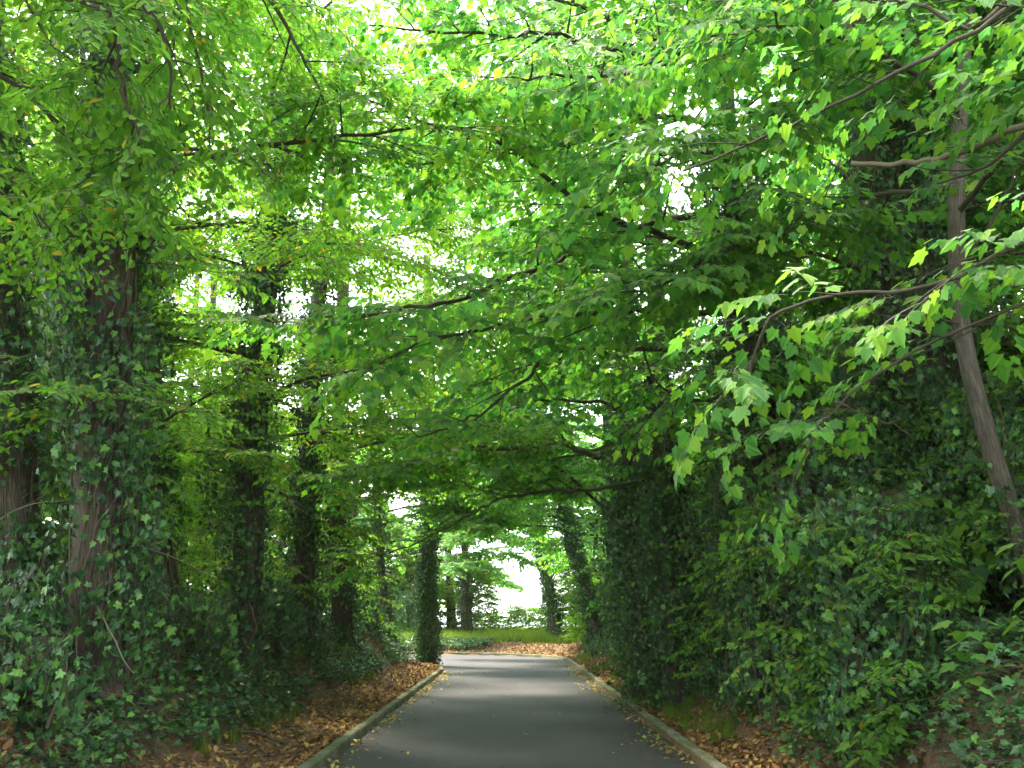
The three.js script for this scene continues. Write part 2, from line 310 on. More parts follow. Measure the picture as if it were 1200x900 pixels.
// twigs and sprays along a limb
function dress(limb, kind, R, opt, sprays, geos) {
  const open = (p) => limb.free ? camDist(p) > 3.6 : clear(p), { pts, r0 } = limb, n = pts.length, dens = opt.density ?? 1, from = limb.from ?? 0.22, S = (opt.scale ?? 1) * (kind === 'sycamore' ? 0.66 : 0.95);
  let len = 0; const acc = [0];
  for (let i = 1; i < n; i++) acc.push(len += pts[i].distanceTo(pts[i - 1]));
  const where = (s) => { let i = 1; while (i < n - 1 && acc[i] < s) i++; const f = (s - acc[i - 1]) / Math.max(1e-6, acc[i] - acc[i - 1]); return [pts[i - 1].clone().lerp(pts[i], f), pts[i].clone().sub(pts[i - 1]).normalize()]; };
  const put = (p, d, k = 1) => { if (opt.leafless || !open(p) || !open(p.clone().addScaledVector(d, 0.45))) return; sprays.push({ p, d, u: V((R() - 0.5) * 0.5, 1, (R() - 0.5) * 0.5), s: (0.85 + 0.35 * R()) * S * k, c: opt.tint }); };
  let side = R() < 0.5 ? 1 : -1;
  for (let s = len * from; s < len; s += (kind === 'sycamore' ? 0.15 + 0.1 * R() : 0.2 + 0.13 * R()) / dens) {
    const [p, t] = where(s), flat = t.clone().cross(UP).normalize(); side = -side;
    const a = 0.6 + 0.5 * R(), d = t.clone().multiplyScalar(Math.cos(a)).addScaledVector(flat, side * Math.sin(a)); d.y += (R() - 0.42) * 0.5; d.normalize();
    const sl = Math.min(2.4, (0.3 + 0.45 * R()) * (0.7 + (len - s) * 0.45)), k = Math.max(3, Math.ceil(sl / 0.3)), q = [p.clone()], dd = d.clone();
    for (let i = 0; i < k; i++) { dd.x += (R() - 0.5) * 0.28; dd.z += (R() - 0.5) * 0.28; dd.y += (R() - 0.55) * 0.2; dd.normalize(); q.push(q[i].clone().addScaledVector(dd, sl / k)); }
    if (!open(q[k])) { let drop = true; for (let t = 0; t < 2 && drop; t++) { for (const v of q) v.y += 0.25 * (v.distanceTo(p) / sl); drop = !open(q[k]); } if (drop) continue; }
    geos.push(tube(q, taper(k + 1, Math.max(0.006, Math.min(0.02, r0 * 0.45) * (1 - 0.5 * s / len)), 0.003), 4));
    for (let i = 1; i <= k; i++) {
      const dir = q[i].clone().sub(q[i - 1]).normalize(), fl = dir.clone().cross(UP).normalize();
      if (i === k) put(q[i], dir);
      for (const sd of [-1, 1]) if (R() < (kind === 'sycamore' ? 0.72 : 0.55) * Math.min(1.5, dens)) { const b = 0.6 + 0.5 * R(), e = dir.clone().multiplyScalar(Math.cos(b)).addScaledVector(fl, sd * Math.sin(b)); e.y += (R() - 0.6) * 0.5; put(q[i].clone().lerp(q[i - 1], R()), e.normalize()); }
    }
  }
  put(pts[n - 1], pts[n - 1].clone().sub(pts[n - 2]).normalize());
}
function ivySprays(list, R, p, out, s = 1, tint) { const d = V((R() - 0.5) * 0.8, -1, (R() - 0.5) * 0.8), u = out.clone(); u.y += 0.9 * R() - 0.1; u.x += (R() - 0.5) * 1.5; u.z += (R() - 0.5) * 1.5; list.push({ p, d, u: u.normalize(), s: s * (0.8 + 0.5 * R()), c: tint }); }

// ---------- trees ----------
function tree(t) {
  const R = rng(t.seed), kind = t.leaf ?? 'sycamore', base = V(...t.trunk[0]); base.y = groundY(base.x, base.z) - 0.05;
  const g = tag(root(t.name ?? 'ivy_clad_tree', base.x, base.y, base.z), t.label, 'tree', t.group);
  const pts = smooth([V(base.x, base.y, base.z), ...t.trunk.slice(1)], 6), n = pts.length, radii = taper(n, t.r[0], t.r[1], 0.8);
  for (let i = 0; i < n; i++) { const h = pts[i].y - base.y; radii[i] *= 1 + 0.4 * Math.exp(-h * 2.4); }
  const local = (geo) => geo.translate(-base.x, -base.y, -base.z);
  part('trunk', local(tube(pts, radii, t.seg ?? 20, t.lump ?? 0.16, t.seed)), t.bark ?? barkM, g);
  const atH = (h) => { let i = 1; while (i < n - 1 && pts[i].y < h) i++; const f = Math.min(1, Math.max(0, (h - pts[i - 1].y) / Math.max(1e-4, pts[i].y - pts[i - 1].y))); return [pts[i - 1].clone().lerp(pts[i], f), mix(radii[i - 1], radii[i], f)]; };
  const sprays = [], limbs = [];
  for (const l of t.limbs ?? []) { const p = smooth(l.pts, 5); const first = p[0]; if (l.join !== false) { const [q] = atH(first.y - 0.15); if (q.distanceTo(first) > 0.1) p.unshift(q); } limbs.push({ pts: p, r0: l.r, r1: l.r1 ?? 0.008, bare: l.bare, from: l.from, density: l.density, mat: l.mat, free: l.free }); }
  const A = t.auto;
  if (A) for (let k = 0; k < A.n; k++) {
    const h = mix(A.h0, A.h1, (k + R()) / A.n), [o, tr] = atH(h), az = A.az !== undefined && R() < (A.bias ?? 0.7) ? A.az + (R() - 0.5) * 2.2 : R() * 6.283, len = A.len * (0.65 + 0.6 * R()) * (1 - 0.35 * (h - A.h0) / (A.h1 - A.h0)), rise = A.rise ?? 0.45;
    const d = V(Math.cos(az), rise * (0.6 + 0.8 * R()), Math.sin(az)).normalize(), q = [o.clone()], m = 7;
    for (let i = 0; i < m; i++) { d.x += (R() - 0.5) * 0.3; d.z += (R() - 0.5) * 0.3; d.y -= (A.sag ?? 0.1) * (0.5 + R()); d.normalize(); const e = q[i].clone().addScaledVector(d, len / m); if (!clear(e) && e.y < 6) { e.y += 0.4; d.y += 0.3; } q.push(e); }
    limbs.push({ pts: smooth(q, 2), r0: Math.min(tr * 0.5, 0.014 + len * 0.0065), r1: 0.008 });
  }
  for (let k = 0; k < (t.shoots ?? 0); k++) {   // short leafy shoots straight from the trunk
    const h = base.y + 0.8 + (t.shootTop ?? 6) * R(), [o, tr] = atH(h), a = R() * 6.283, d = V(Math.cos(a), 0.5 * R(), Math.sin(a)), q = [o.clone().addScaledVector(d, tr * 0.7)];
    for (let i = 0; i < 4; i++) { d.x += (R() - 0.5) * 0.7; d.z += (R() - 0.5) * 0.7; d.y -= 0.25 * R(); d.normalize(); q.push(q[i].clone().addScaledVector(d, 0.12 + 0.16 * R())); }
    limbs.push({ pts: smooth(q, 2), r0: 0.008, r1: 0.004, from: 0.35, density: 0.55 });
  }
  for (const l of limbs) {
    l.pts.forEach((p, i) => { if (i && i < l.pts.length - 1) { const a = l.bare ? 0.02 : Math.min(0.06, l.r0 * 1.1); p.x += a * noise3(p.x * 2.2, p.y * 2.2, i * 0.9 + t.seed); p.y += a * noise3(p.z * 2.2, i * 0.9, p.x * 2.2 + t.seed); p.z += a * noise3(i * 0.9, p.x * 2.2, p.y * 2.2); } });
    const geos = [tube(l.pts, taper(l.pts.length, l.r0, l.r1, 0.8), l.r0 > 0.05 ? 8 : 6)];
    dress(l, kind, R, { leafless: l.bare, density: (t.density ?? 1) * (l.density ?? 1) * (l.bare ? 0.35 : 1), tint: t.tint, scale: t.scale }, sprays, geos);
    part('limb', local(mergeGeometries(geos)), l.mat ?? t.limbMat ?? branchM, g);
  }
  if (sprays.length) foliage(g, 'crown', 'leaf', kind, sprays, base, t.singles ?? 0, t.seed + 5);
  nLeaf += sprays.length;
  const I = t.ivy;
  if (I) {
    const list = [];
    for (let k = 0; k < I.n; k++) {
      const h = base.y + (I.h0 ?? 0) + ((I.h1) - (I.h0 ?? 0)) * R() ** (I.pow ?? 1), [o, tr] = atH(h), a = R() * 6.283, out = V(Math.cos(a), 0, Math.sin(a));
      const gap = 0.95 * noise3(Math.cos(a) * 1.5 + t.seed, h * 0.8, Math.sin(a) * 1.5) + 0.6 * noise3(Math.cos(a) * 3.5, h * 2.6, Math.sin(a) * 3.5 + t.seed);
      if (gap < (I.gap ?? -0.2)) continue;
      ivySprays(list, R, o.clone().addScaledVector(out, tr * 1.02 + (I.thick ?? 0.12) * R() ** 1.3 * (0.25 + 2.2 * Math.max(0, gap))), out, I.s ?? 1, I.tint);
    }
    for (let k = 0; k < (I.vines ?? 0); k++) {
      let a = R() * 6.283, h = base.y; const h1 = base.y + (I.h1) * (0.4 + 0.6 * R()), q = [], off = 0.005 + 0.03 * R(), dir = (R() - 0.5) * 0.9;
      while (h < h1) { const [o, tr] = atH(h); q.push(o.clone().add(V(Math.cos(a), 0, Math.sin(a)).multiplyScalar(tr * 1.04 + off))); h += 0.25 + 0.2 * R(); a += (R() - 0.5) * 0.8 + dir * 0.4; }
      if (q.length > 3) part('ivy_stem', local(tube(smooth(q, 2), taper(q.length * 2 - 1, 0.008 + 0.024 * R() ** 2 * (I.vr ?? 1), 0.005), 5)), vineM, g);
    }
    for (let k = 0; k < (I.loose ?? 0); k++) {   // dead runners that stand away from the trunk
      const h = base.y + (I.h1) * R(), [o, tr] = atH(h), a = R() * 6.283, out = V(Math.cos(a), 0, Math.sin(a)), q = [o.clone().addScaledVector(out, tr * 0.95)], d = out.clone(); d.y = 0.4 * (R() - 0.3);
      for (let i = 0; i < 5; i++) { d.x += (R() - 0.5) * 0.6; d.z += (R() - 0.5) * 0.6; d.y -= 0.25 * R(); d.normalize(); q.push(q[i].clone().addScaledVector(d, 0.12 + 0.16 * R())); }
      part('ivy_runner', local(tube(smooth(q, 2), taper(11, 0.008, 0.003), 4)), paleM, g);
    }
    foliage(g, 'ivy', 'ivy_leaf', 'ivy', list, base, I.singles ?? 0, t.seed + 9);
  }
  return g;
}
// a free-standing mass of ivy or bramble over stems
function thicket(t) {
  const R = rng(t.seed), [x, z] = t.at, y = groundY(x, z), o = V(x, y, z), g = tag(root(t.name ?? 'ivy_thicket', x, y, z), t.label, t.category ?? 'thicket', t.group), list = [], mixed = [], kind = t.leaf ?? 'ivy';
  for (let k = 0; k < t.n; k++) {
    const a = R() * 6.283, c = 2 * R() - 1, s = Math.sqrt(1 - c * c), out = V(s * Math.cos(a), Math.abs(c) * 1.0, s * Math.sin(a)), hh = (kind === 'ivy' ? R() : R() ** 0.8);
    const wob = 0.75 + 0.4 * noise3(Math.cos(a) * 1.5 + t.seed, hh * t.h * 0.8, Math.sin(a) * 1.5) + 0.2 * noise3(Math.cos(a) * 4, hh * t.h * 2.5, Math.sin(a) * 4 + t.seed), prof = t.profile ? t.profile(hh) : Math.sqrt(Math.max(0.05, 1 - (2 * hh - 0.75) ** 2 / 1.7)), rr = Math.sqrt(mix(t.inner ?? 0.5, 1, R()));
    const p = V(x + Math.cos(a) * t.rx * wob * prof * rr, y + hh * t.h * (0.9 + 0.15 * wob), z + Math.sin(a) * t.rz * wob * prof * rr);
    if (!clear(p) || 0.7 * noise3(p.x * 1.2 + t.seed, p.y * 1.2, p.z * 1.2) + 0.35 * noise3(p.x * 3, p.y * 3, p.z * 3 + t.seed) < (t.hole ?? -2)) continue;
    const dir = V(Math.cos(a), 0.15, Math.sin(a)).normalize();
    if (t.blend && R() < t.blend) mixed.push({ p, d: V(dir.x + (R() - 0.5) * 1.4, (R() - 0.6) * 1.1, dir.z + (R() - 0.5) * 1.4).normalize(), u: V((R() - 0.5) * 0.9 + dir.x * 0.4, 1, (R() - 0.5) * 0.9), s: 0.7 + 0.4 * R() });
    else if (kind === 'ivy') ivySprays(list, R, p, dir, t.s ?? 1, t.tint);
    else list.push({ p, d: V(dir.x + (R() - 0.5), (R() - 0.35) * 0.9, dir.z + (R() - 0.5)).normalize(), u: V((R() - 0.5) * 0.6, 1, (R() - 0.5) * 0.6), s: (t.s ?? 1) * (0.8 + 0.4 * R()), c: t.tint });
  }
  for (let k = 0; k < (t.stems ?? 8); k++) {
    const a = R() * 6.283, w = 0.15 + 0.7 * R(), q = [V(Math.cos(a) * t.rx * w, -0.15, Math.sin(a) * t.rz * w)], d = V((R() - 0.5) * 0.4, 1, (R() - 0.5) * 0.4).normalize(), m = 7;
    for (let i = 0; i < m; i++) { d.x += (R() - 0.5) * 0.35; d.z += (R() - 0.5) * 0.35; d.normalize(); q.push(q[i].clone().addScaledVector(d, t.h * (0.6 + 0.4 * R()) / m)); }
    part('stem', tube(smooth(q, 2), taper(m * 2 + 1, 0.005 + 0.013 * R() ** 2, 0.003), 5), vineM, g);
  }
  foliage(g, 'foliage', kind === 'ivy' ? 'ivy_leaf' : 'leaf', kind, list, o, t.singles ?? 0, t.seed + 3);
  if (mixed.length) foliage(g, 'shoots', 'leaf', 'beech', mixed, o, 0, t.seed + 4);
  return g;
}

// left row, from the camera on
tree({ seed: 11, shoots: 10, label: 'slim ivy-covered trunk on the bank beside the thick brown trunk, farther from the lane', trunk: [[-5.08, 0.12, -9.88], [-5.04, 1.80, -9.55], [-5.19, 3.52, -9.21], [-5.43, 5.32, -8.95], [-5.75, 7.76, -8.74], [-5.84, 10.94, -8.43]], r: [0.2, 0.1], leaf: 'beech', auto: { n: 14, h0: 3.6, h1: 11, len: 3.6, az: 0.2, bias: 0.4 }, ivy: { n: 420, h1: 6.5, thick: 0.3, vines: 8, loose: 10, gap: -0.35 }, singles: 0 });
tree({ seed: 12, shoots: 12, label: 'thick brown trunk wrapped in ivy stems, the stoutest of the left row', trunk: [[-4.00, 0.25, -9.03], [-3.87, 1.78, -8.63], [-3.87, 3.34, -8.33], [-3.81, 4.93, -8.02], [-3.96, 6.67, -7.88], [-4.30, 10.14, -7.71]], r: [0.23, 0.17], leaf: 'beech', auto: { n: 15, h0: 5.4, h1: 12, len: 3.2, az: 0, bias: 0.3 }, ivy: { n: 850, h1: 8, thick: 0.2, vines: 20, loose: 22, gap: 0.04, vr: 1.3, singles: 285 }, singles: 0 });
tree({ seed: 13, shoots: 14, label: 'dark ivy-covered trunk standing just behind the thick brown trunk', trunk: [[-4.82, 0.17, -13.18], [-4.85, 2.44, -12.59], [-4.98, 4.16, -12.25], [-5.19, 6.56, -11.94], [-5.23, 9.73, -11.53], [-5.13, 12.46, -11.24]], r: [0.2, 0.11], leaf: 'beech', auto: { n: 16, h0: 3, h1: 11, len: 3.4 }, tint: [1.25, 1.12, 1], ivy: { n: 420, h1: 7, thick: 0.28, vines: 12, loose: 8, gap: -0.05 } });
tree({ seed: 14, shoots: 16, label: 'ivy-hung trunk with loose pale runners, second stout trunk along the left verge', trunk: [[-4.21, -0.04, -14.06], [-3.95, 1.65, -13.72], [-3.89, 3.61, -13.32], [-3.78, 5.62, -13.01], [-3.58, 7.57, -12.71], [-3.48, 9.95, -12.51], [-3.70, 13.41, -12.23]], r: [0.21, 0.13], leaf: 'beech', auto: { n: 20, h0: 3.6, h1: 12.5, len: 3.8, az: 0.2, bias: 0.3 }, tint: [1.25, 1.12, 1], scale: 1.1, ivy: { n: 640, h1: 8.5, thick: 0.34, vines: 12, loose: 44, gap: -0.15 } });
tree({ seed: 15, shoots: 16, label: 'slender trunk wound with ivy, third along the left verge', trunk: [[-4.01, 0.26, -17.90], [-3.95, 2.29, -17.48], [-3.88, 4.82, -17.04], [-3.79, 7.13, -16.75], [-3.65, 9.72, -16.49], [-3.65, 13.22, -16.21]], r: [0.18, 0.11], leaf: 'beech', auto: { n: 20, h0: 3.6, h1: 12.8, len: 4.2, az: 0.2, bias: 0.3 }, tint: [1.25, 1.12, 1], scale: 1.15, ivy: { n: 560, h1: 8, thick: 0.32, vines: 8, loose: 10, gap: -0.25 } });
tree({ seed: 16, shoots: 16, label: 'brown trunk with a mat of dead ivy stems, fourth along the left verge', trunk: [[-3.96, 0.16, -21.86], [-3.94, 2.06, -21.47], [-4.08, 4.00, -21.28], [-4.12, 7.01, -20.91], [-4.12, 11.30, -20.63], [-4.12, 15.55, -20.15]], r: [0.21, 0.12], leaf: 'beech', auto: { n: 20, h0: 3.6, h1: 13, len: 4.6, az: 0.2, bias: 0.4 }, tint: [1.25, 1.12, 1], scale: 1.2, ivy: { n: 520, h1: 7.5, thick: 0.34, vines: 10, loose: 14, gap: -0.2 } });
tree({ seed: 17, shoots: 8, label: 'thin leaning stem between the fourth left trunk and the ivy-wrapped tree at the bend', name: 'thin_tree', trunk: [[-3.90, 0.01, -29.85], [-4.08, 2.23, -29.58], [-4.35, 4.91, -29.30], [-4.67, 9.11, -29.05]], r: [0.16, 0.08], auto: { n: 12, h0: 3.6, h1: 9, len: 4, az: 0 }, density: 1, scale: 1.2, ivy: { n: 300, h1: 7, thick: 0.25, gap: -0.3 } });
tree({ seed: 18, shoots: 6, label: 'upright trunk completely wrapped in ivy at the inner corner of the bend', trunk: [[-2.92, -0.07, -32.45], [-2.98, 2.29, -32.15], [-2.94, 4.62, -32.06], [-2.96, 8.95, -32.18], [-3.25, 14.96, -32.18]], r: [0.24, 0.14], auto: { n: 13, h0: 4.2, h1: 10.5, len: 6, az: 0.4 }, density: 0.8, scale: 1.25, ivy: { n: 760, h1: 7.5, thick: 0.16, gap: -0.7, vines: 4 } });
// a beech just outside the picture on the left, whose shoots hang in front of the trunks
tree({ seed: 19, name: 'beech_tree', label: 'beech with small oval leaves, its thin shoots hanging before the thick brown trunk', leaf: 'beech', trunk: [[-5.6, 0, -4.6], [-5.5, 3, -4.7], [-5.3, 7, -5], [-5.2, 12, -5]], r: [0.24, 0.12], density: 1.05,
  limbs: [
    { pts: [[-5.4, 5.2, -4.8], [-3.74, 5.90, -5.09], [-3.01, 5.56, -5.07], [-2.58, 5.33, -5.03], [-2.56, 4.99, -5.22], [-2.46, 4.64, -5.41]], r: 0.04 }, { pts: [[-5.3, 6, -4.9], [-3.26, 6.30, -5.40], [-2.67, 5.82, -5.42], [-2.37, 5.45, -5.41], [-2.38, 5.02, -5.62]], r: 0.035 },
    { pts: [[-5.3, 6.6, -5], [-3.26, 6.95, -6.05], [-2.72, 6.49, -6.17], [-2.51, 5.89, -6.43], [-2.47, 5.28, -6.69]], r: 0.035 }, { pts: [[-5.2, 7.2, -5], [-3.01, 7.46, -6.34], [-2.19, 6.77, -6.41], [-1.83, 6.28, -6.64], [-1.60, 5.85, -6.86]], r: 0.04 },
    { pts: [[-5.4, 4.8, -4.8], [-4.11, 5.48, -5.61], [-3.68, 5.36, -5.74], [-3.30, 5.06, -5.92], [-2.99, 4.64, -6.03]], r: 0.035 }, { pts: [[-5.4, 4.4, -4.7], [-4.36, 5.10, -6.12], [-3.96, 4.95, -6.36], [-3.57, 4.50, -6.48]], r: 0.03 } ],
  auto: { n: 9, h0: 5.5, h1: 12, len: 4.2, az: 0 }, singles: 300 });

// right row
tree({ seed: 21, label: 'stout leaning trunk swathed in ivy behind the slender trunk, bare wood showing high up', trunk: [[4.35, 0.09, -10.10], [4.37, 1.81, -9.86], [4.46, 3.63, -9.70], [4.42, 5.59, -9.61], [4.22, 7.50, -9.53], [4.07, 9.42, -9.55], [4.08, 12.82, -9.49]], r: [0.42, 0.17],
  limbs: [
    { pts: [[4.43, 5.27, -9.59], [3.62, 5.71, -8.85], [3.04, 5.71, -8.44], [2.55, 5.78, -8.21]], r: 0.03, bare: true, mat: paleM }, { pts: [[4.43, 4.38, -9.61], [4.03, 5.09, -8.39], [3.57, 5.31, -8.13], [3.16, 5.76, -7.91], [3.01, 5.97, -7.96]], r: 0.022, bare: true, mat: paleM },
    { pts: [[4.39, 3.81, -9.66], [3.82, 3.52, -9.00], [3.36, 3.58, -8.68], [3.11, 3.64, -8.56]], r: 0.015, bare: true, mat: paleM }, { pts: [[4.14, 7.89, -9.42], [2.99, 6.81, -8.57], [2.24, 6.05, -7.94], [1.51, 5.58, -7.24], [0.84, 5.04, -6.75]], r: 0.045 },
    { pts: [[4.32, 6.29, -9.53], [2.99, 5.58, -8.89], [2.21, 5.17, -8.37], [1.46, 4.69, -8.08], [0.77, 4.44, -7.74]], r: 0.04 }, { pts: [[4.05, 8.97, -9.46], [2.69, 7.71, -8.23], [1.58, 6.69, -7.36], [0.72, 6.00, -6.71], [0.00, 5.65, -6.18]], r: 0.05 } ],
  auto: { n: 16, h0: 5, h1: 12, len: 4.6 }, density: 0.9, ivy: { n: 900, h1: 6.4, thick: 0.45, vines: 16, loose: 18, gap: -0.2, singles: 285 }, singles: 300 });
tree({ seed: 22, name: 'slender_tree', label: 'slender pale grey trunk curving past the stout ivy-swathed tree', trunk: [[4.47, 1.09, -7.78], [4.27, 1.90, -7.57], [4.00, 2.86, -7.42], [3.80, 3.85, -7.27], [3.83, 4.98, -7.18], [3.97, 6.01, -7.12], [4.15, 7.32, -6.99], [4.42, 9.25, -6.91]], r: [0.082, 0.055], lump: 0.16, seg: 16, bark: new THREE.MeshStandardMaterial({ map: at(barkTex, 1, 1.3), color: new THREE.Color().setRGB(1.2, 1.3, 1.35), bumpMap: barkBump, bumpScale: 0.02, roughness: 0.9 }),
  limbs: [{ pts: [[3.88, 4.60, -7.23], [4.33, 5.04, -7.58], [4.75, 5.60, -7.85], [5.09, 6.32, -8.08]], r: 0.025, density: 0.5, from: 0.5 }, { pts: [[3.79, 3.99, -7.23], [3.35, 3.99, -7.02], [3.03, 3.95, -6.93]], r: 0.012, bare: true }], auto: { n: 11, h0: 4.6, h1: 11, len: 2.8 }, ivy: { n: 30, h1: 2, thick: 0.08 }, singles: 0 });
tree({ seed: 23, label: 'forked trunk half hidden in ivy, whose long boughs arch low across the lane', trunk: [[3.28, -0.23, -12.25], [3.25, 1.85, -11.81], [3.17, 3.76, -11.42], [3.00, 5.60, -11.05], [2.84, 7.46, -10.67], [2.81, 9.32, -10.40], [2.85, 12.23, -10.27]], r: [0.24, 0.07],
  limbs: [
    { pts: [[2.93, 5.77, -10.90], [2.00, 5.85, -9.86], [0.82, 5.84, -8.90], [0.00, 6.14, -8.18], [-0.96, 6.14, -7.54], [-1.65, 6.23, -7.20]], r: 0.053 }, { pts: [[2.80, 7.47, -10.46], [1.90, 7.31, -9.48], [0.75, 6.70, -9.00], [-0.09, 6.30, -8.46], [-0.85, 6.02, -8.22], [-1.57, 5.91, -7.92]], r: 0.045 },
    { pts: [[2.78, 8.43, -10.42], [1.29, 7.83, -9.03], [0.35, 7.45, -8.16], [-0.50, 7.07, -7.62], [-1.33, 6.87, -7.22]], r: 0.043 }, { pts: [[2.95, 5.40, -11.00], [2.06, 5.17, -10.36], [0.97, 4.96, -9.77], [0.00, 4.70, -9.38], [-0.72, 4.48, -9.06], [-1.48, 4.06, -8.91]], r: 0.050 },
    { pts: [[3.00, 4.85, -11.24], [1.17, 4.85, -10.76], [0.41, 4.60, -10.37], [0.10, 4.22, -10.15], [-0.48, 3.77, -9.94], [-1.04, 3.53, -9.82]], r: 0.045, density: 0.8 }, { pts: [[2.85, 6.62, -10.68], [1.68, 6.28, -10.25], [0.67, 5.71, -9.90], [-0.19, 5.15, -9.40], [-0.91, 4.84, -9.10], [-1.77, 4.61, -8.90], [-2.51, 4.48, -8.74]], r: 0.053 },
    { pts: [[2.81, 9.32, -10.40], [1.60, 8.18, -9.26], [0.85, 8.11, -8.63], [0.00, 7.97, -8.03], [-0.83, 7.63, -7.48]], r: 0.050 }, { pts: [[3.09, 4.63, -11.30], [2.28, 4.15, -10.68], [1.70, 4.26, -10.27], [1.37, 4.86, -9.86]], r: 0.031, density: 0.6 }, { pts: [[3.12, 4.19, -11.31], [2.59, 4.45, -10.60], [2.20, 4.35, -10.25], [1.88, 3.94, -10.22], [1.73, 3.36, -10.37]], r: 0.025 }, { pts: [[3.15, 3.53, -11.38], [2.80, 3.65, -10.81], [2.53, 3.40, -10.62], [2.35, 2.70, -10.67]], r: 0.022 }, { pts: [[3.20, 3.32, -11.43], [3.31, 3.65, -10.81], [3.40, 3.29, -10.52], [3.41, 2.40, -10.62]], r: 0.022 } ],
  auto: { n: 6, h0: 7.5, h1: 12, len: 4.5, az: 3.2 }, density: 0.9, ivy: { n: 900, h1: 7, thick: 0.5, vines: 10, loose: 10, gap: -0.3 }, singles: 300 });
tree({ seed: 24, shoots: 12, label: 'ivy-swathed trunk behind the arching tree, with two mossy level boughs over the lane', trunk: [[2.83, -0.13, -15.94], [2.70, 1.93, -15.61], [2.62, 3.94, -15.51], [2.57, 6.33, -15.30], [2.58, 9.24, -15.17], [2.60, 12.50, -14.95]], r: [0.26, 0.12],
  limbs: [
    { pts: [[2.63, 4.91, -15.88], [1.51, 4.36, -15.81], [0.89, 4.52, -15.57], [0.00, 4.37, -15.19], [-0.68, 4.35, -14.78], [-1.79, 3.99, -14.46], [-2.72, 3.76, -14.32]], r: 0.085, mat: mossM, from: 0.35 }, { pts: [[2.64, 4.00, -15.91], [1.25, 3.74, -15.56], [0.58, 3.65, -15.38], [-0.11, 3.56, -15.19], [-0.64, 3.30, -15.05], [-1.70, 2.75, -15.20], [-2.55, 2.48, -15.27]], r: 0.05, mat: mossM, from: 0.35 },
    { pts: [[2.63, 5.21, -15.80], [1.36, 4.44, -15.79], [0.82, 4.66, -15.53], [0.26, 4.96, -15.24], [-0.57, 5.13, -14.79]], r: 0.05, mat: mossM, from: 0.5 } ],
  auto: { n: 20, h0: 5, h1: 13, len: 5, az: 3.2, bias: 0.5 }, ivy: { n: 800, h1: 6.5, thick: 0.6, vines: 8, loose: 8, gap: -0.1 }, singles: 0 });
tree({ seed: 25, shoots: 12, label: 'ivy-wrapped trunk rising close to the right kerb', trunk: [[2.58, -0.05, -18.40], [2.44, 1.34, -18.14], [2.38, 2.97, -18.03], [2.37, 5.32, -17.84], [2.42, 8.96, -17.72]], r: [0.2, 0.12], auto: { n: 16, h0: 3, h1: 11, len: 4.4, az: 3.1, sag: 0.16, bias: 0.5 }, ivy: { n: 560, h1: 6, thick: 0.45, vines: 8, gap: -0.1 } });
tree({ seed: 26, shoots: 12, label: 'ivy-clad trunk on the right verge midway to the bend', trunk: [[3.5, 0, -23.5], [3.3, 3, -23.6], [3.1, 7, -23.8], [3, 12, -24]], r: [0.28, 0.14], auto: { n: 15, h0: 4.6, h1: 12, len: 6.2, az: 3.1 }, density: 0.85, scale: 1.15, ivy: { n: 760, h1: 6.5, thick: 0.4, gap: -0.4 } });
tree({ seed: 27, shoots: 10, label: 'ivy-clad trunk on the right verge a little before the leaning tree', trunk: [[3.6, 0, -29], [3.4, 3, -29], [3.2, 7, -29.2], [3, 12, -29.4]], r: [0.26, 0.14], auto: { n: 15, h0: 4.6, h1: 12, len: 6.2, az: 3.1 }, density: 0.85, scale: 1.2, ivy: { n: 600, h1: 6, thick: 0.4, gap: -0.4 } });
tree({ seed: 28, shoots: 6, label: 'ivy-covered tree leaning towards the lane at the outside of the bend', trunk: [[3.47, -0.03, -36.57], [3.15, 1.73, -36.32], [2.69, 3.68, -36.23], [2.17, 5.35, -36.21], [1.40, 9.17, -36.26]], r: [0.24, 0.14], auto: { n: 12, h0: 4, h1: 10.5, len: 6, az: 3.1 }, density: 0.85, scale: 1.3, ivy: { n: 560, h1: 6.5, thick: 0.22, gap: -0.5 } });
tree({ seed: 29, name: 'bare_trunk_tree', label: 'brown bare trunk beside the leaning tree at the bend', trunk: [[4.26, 0.05, -38.62], [4.16, 2.42, -38.42], [4.16, 5.21, -38.32], [4.12, 10.29, -38.04]], r: [0.28, 0.17], auto: { n: 14, h0: 4, h1: 10.5, len: 5.5 }, density: 1.0, scale: 1.4, ivy: { n: 200, h1: 2.5, thick: 0.3 } });
// beyond the bend
tree({ seed: 31, label: 'ivy-skirted tree facing down the lane beyond the bend, pale sky beside it', trunk: [[2.18, 0.14, -46.34], [2.03, 1.97, -46.18], [1.71, 3.83, -46.11], [1.30, 6.81, -46.17], [0.98, 12.07, -45.84]], r: [0.28, 0.16], auto: { n: 15, h0: 5.2, h1: 11, len: 4.5, az: 0.3, rise: 0.3 }, density: 1, scale: 1.4, ivy: { n: 520, h1: 5, thick: 0.45, gap: -0.5 } });
tree({ seed: 32, name: 'twin_trunk_tree', label: 'brown trunk beyond the bend nearest the open gap on its left side', trunk: [[-2.31, 0.27, -48.89], [-2.46, 2.64, -48.79], [-2.49, 5.28, -48.63], [-2.31, 11.63, -48.02]], r: [0.3, 0.17], auto: { n: 15, h0: 3.9, h1: 11, len: 4.6, az: 0.6, rise: 0.3 }, density: 1, scale: 1.4, ivy: { n: 260, h1: 4, thick: 0.4, gap: -0.2 } });
tree({ seed: 33, name: 'twin_trunk_tree', label: 'darker of the two brown trunks beyond the bend, behind the bushes', trunk: [[-3.37, 0.30, -53.01], [-3.50, 2.73, -52.90], [-3.68, 5.59, -52.68], [-4.00, 12.44, -51.94]], r: [0.28, 0.16], auto: { n: 15, h0: 3.4, h1: 11, len: 5.5, rise: 0.3 }, density: 1, scale: 1.5 });
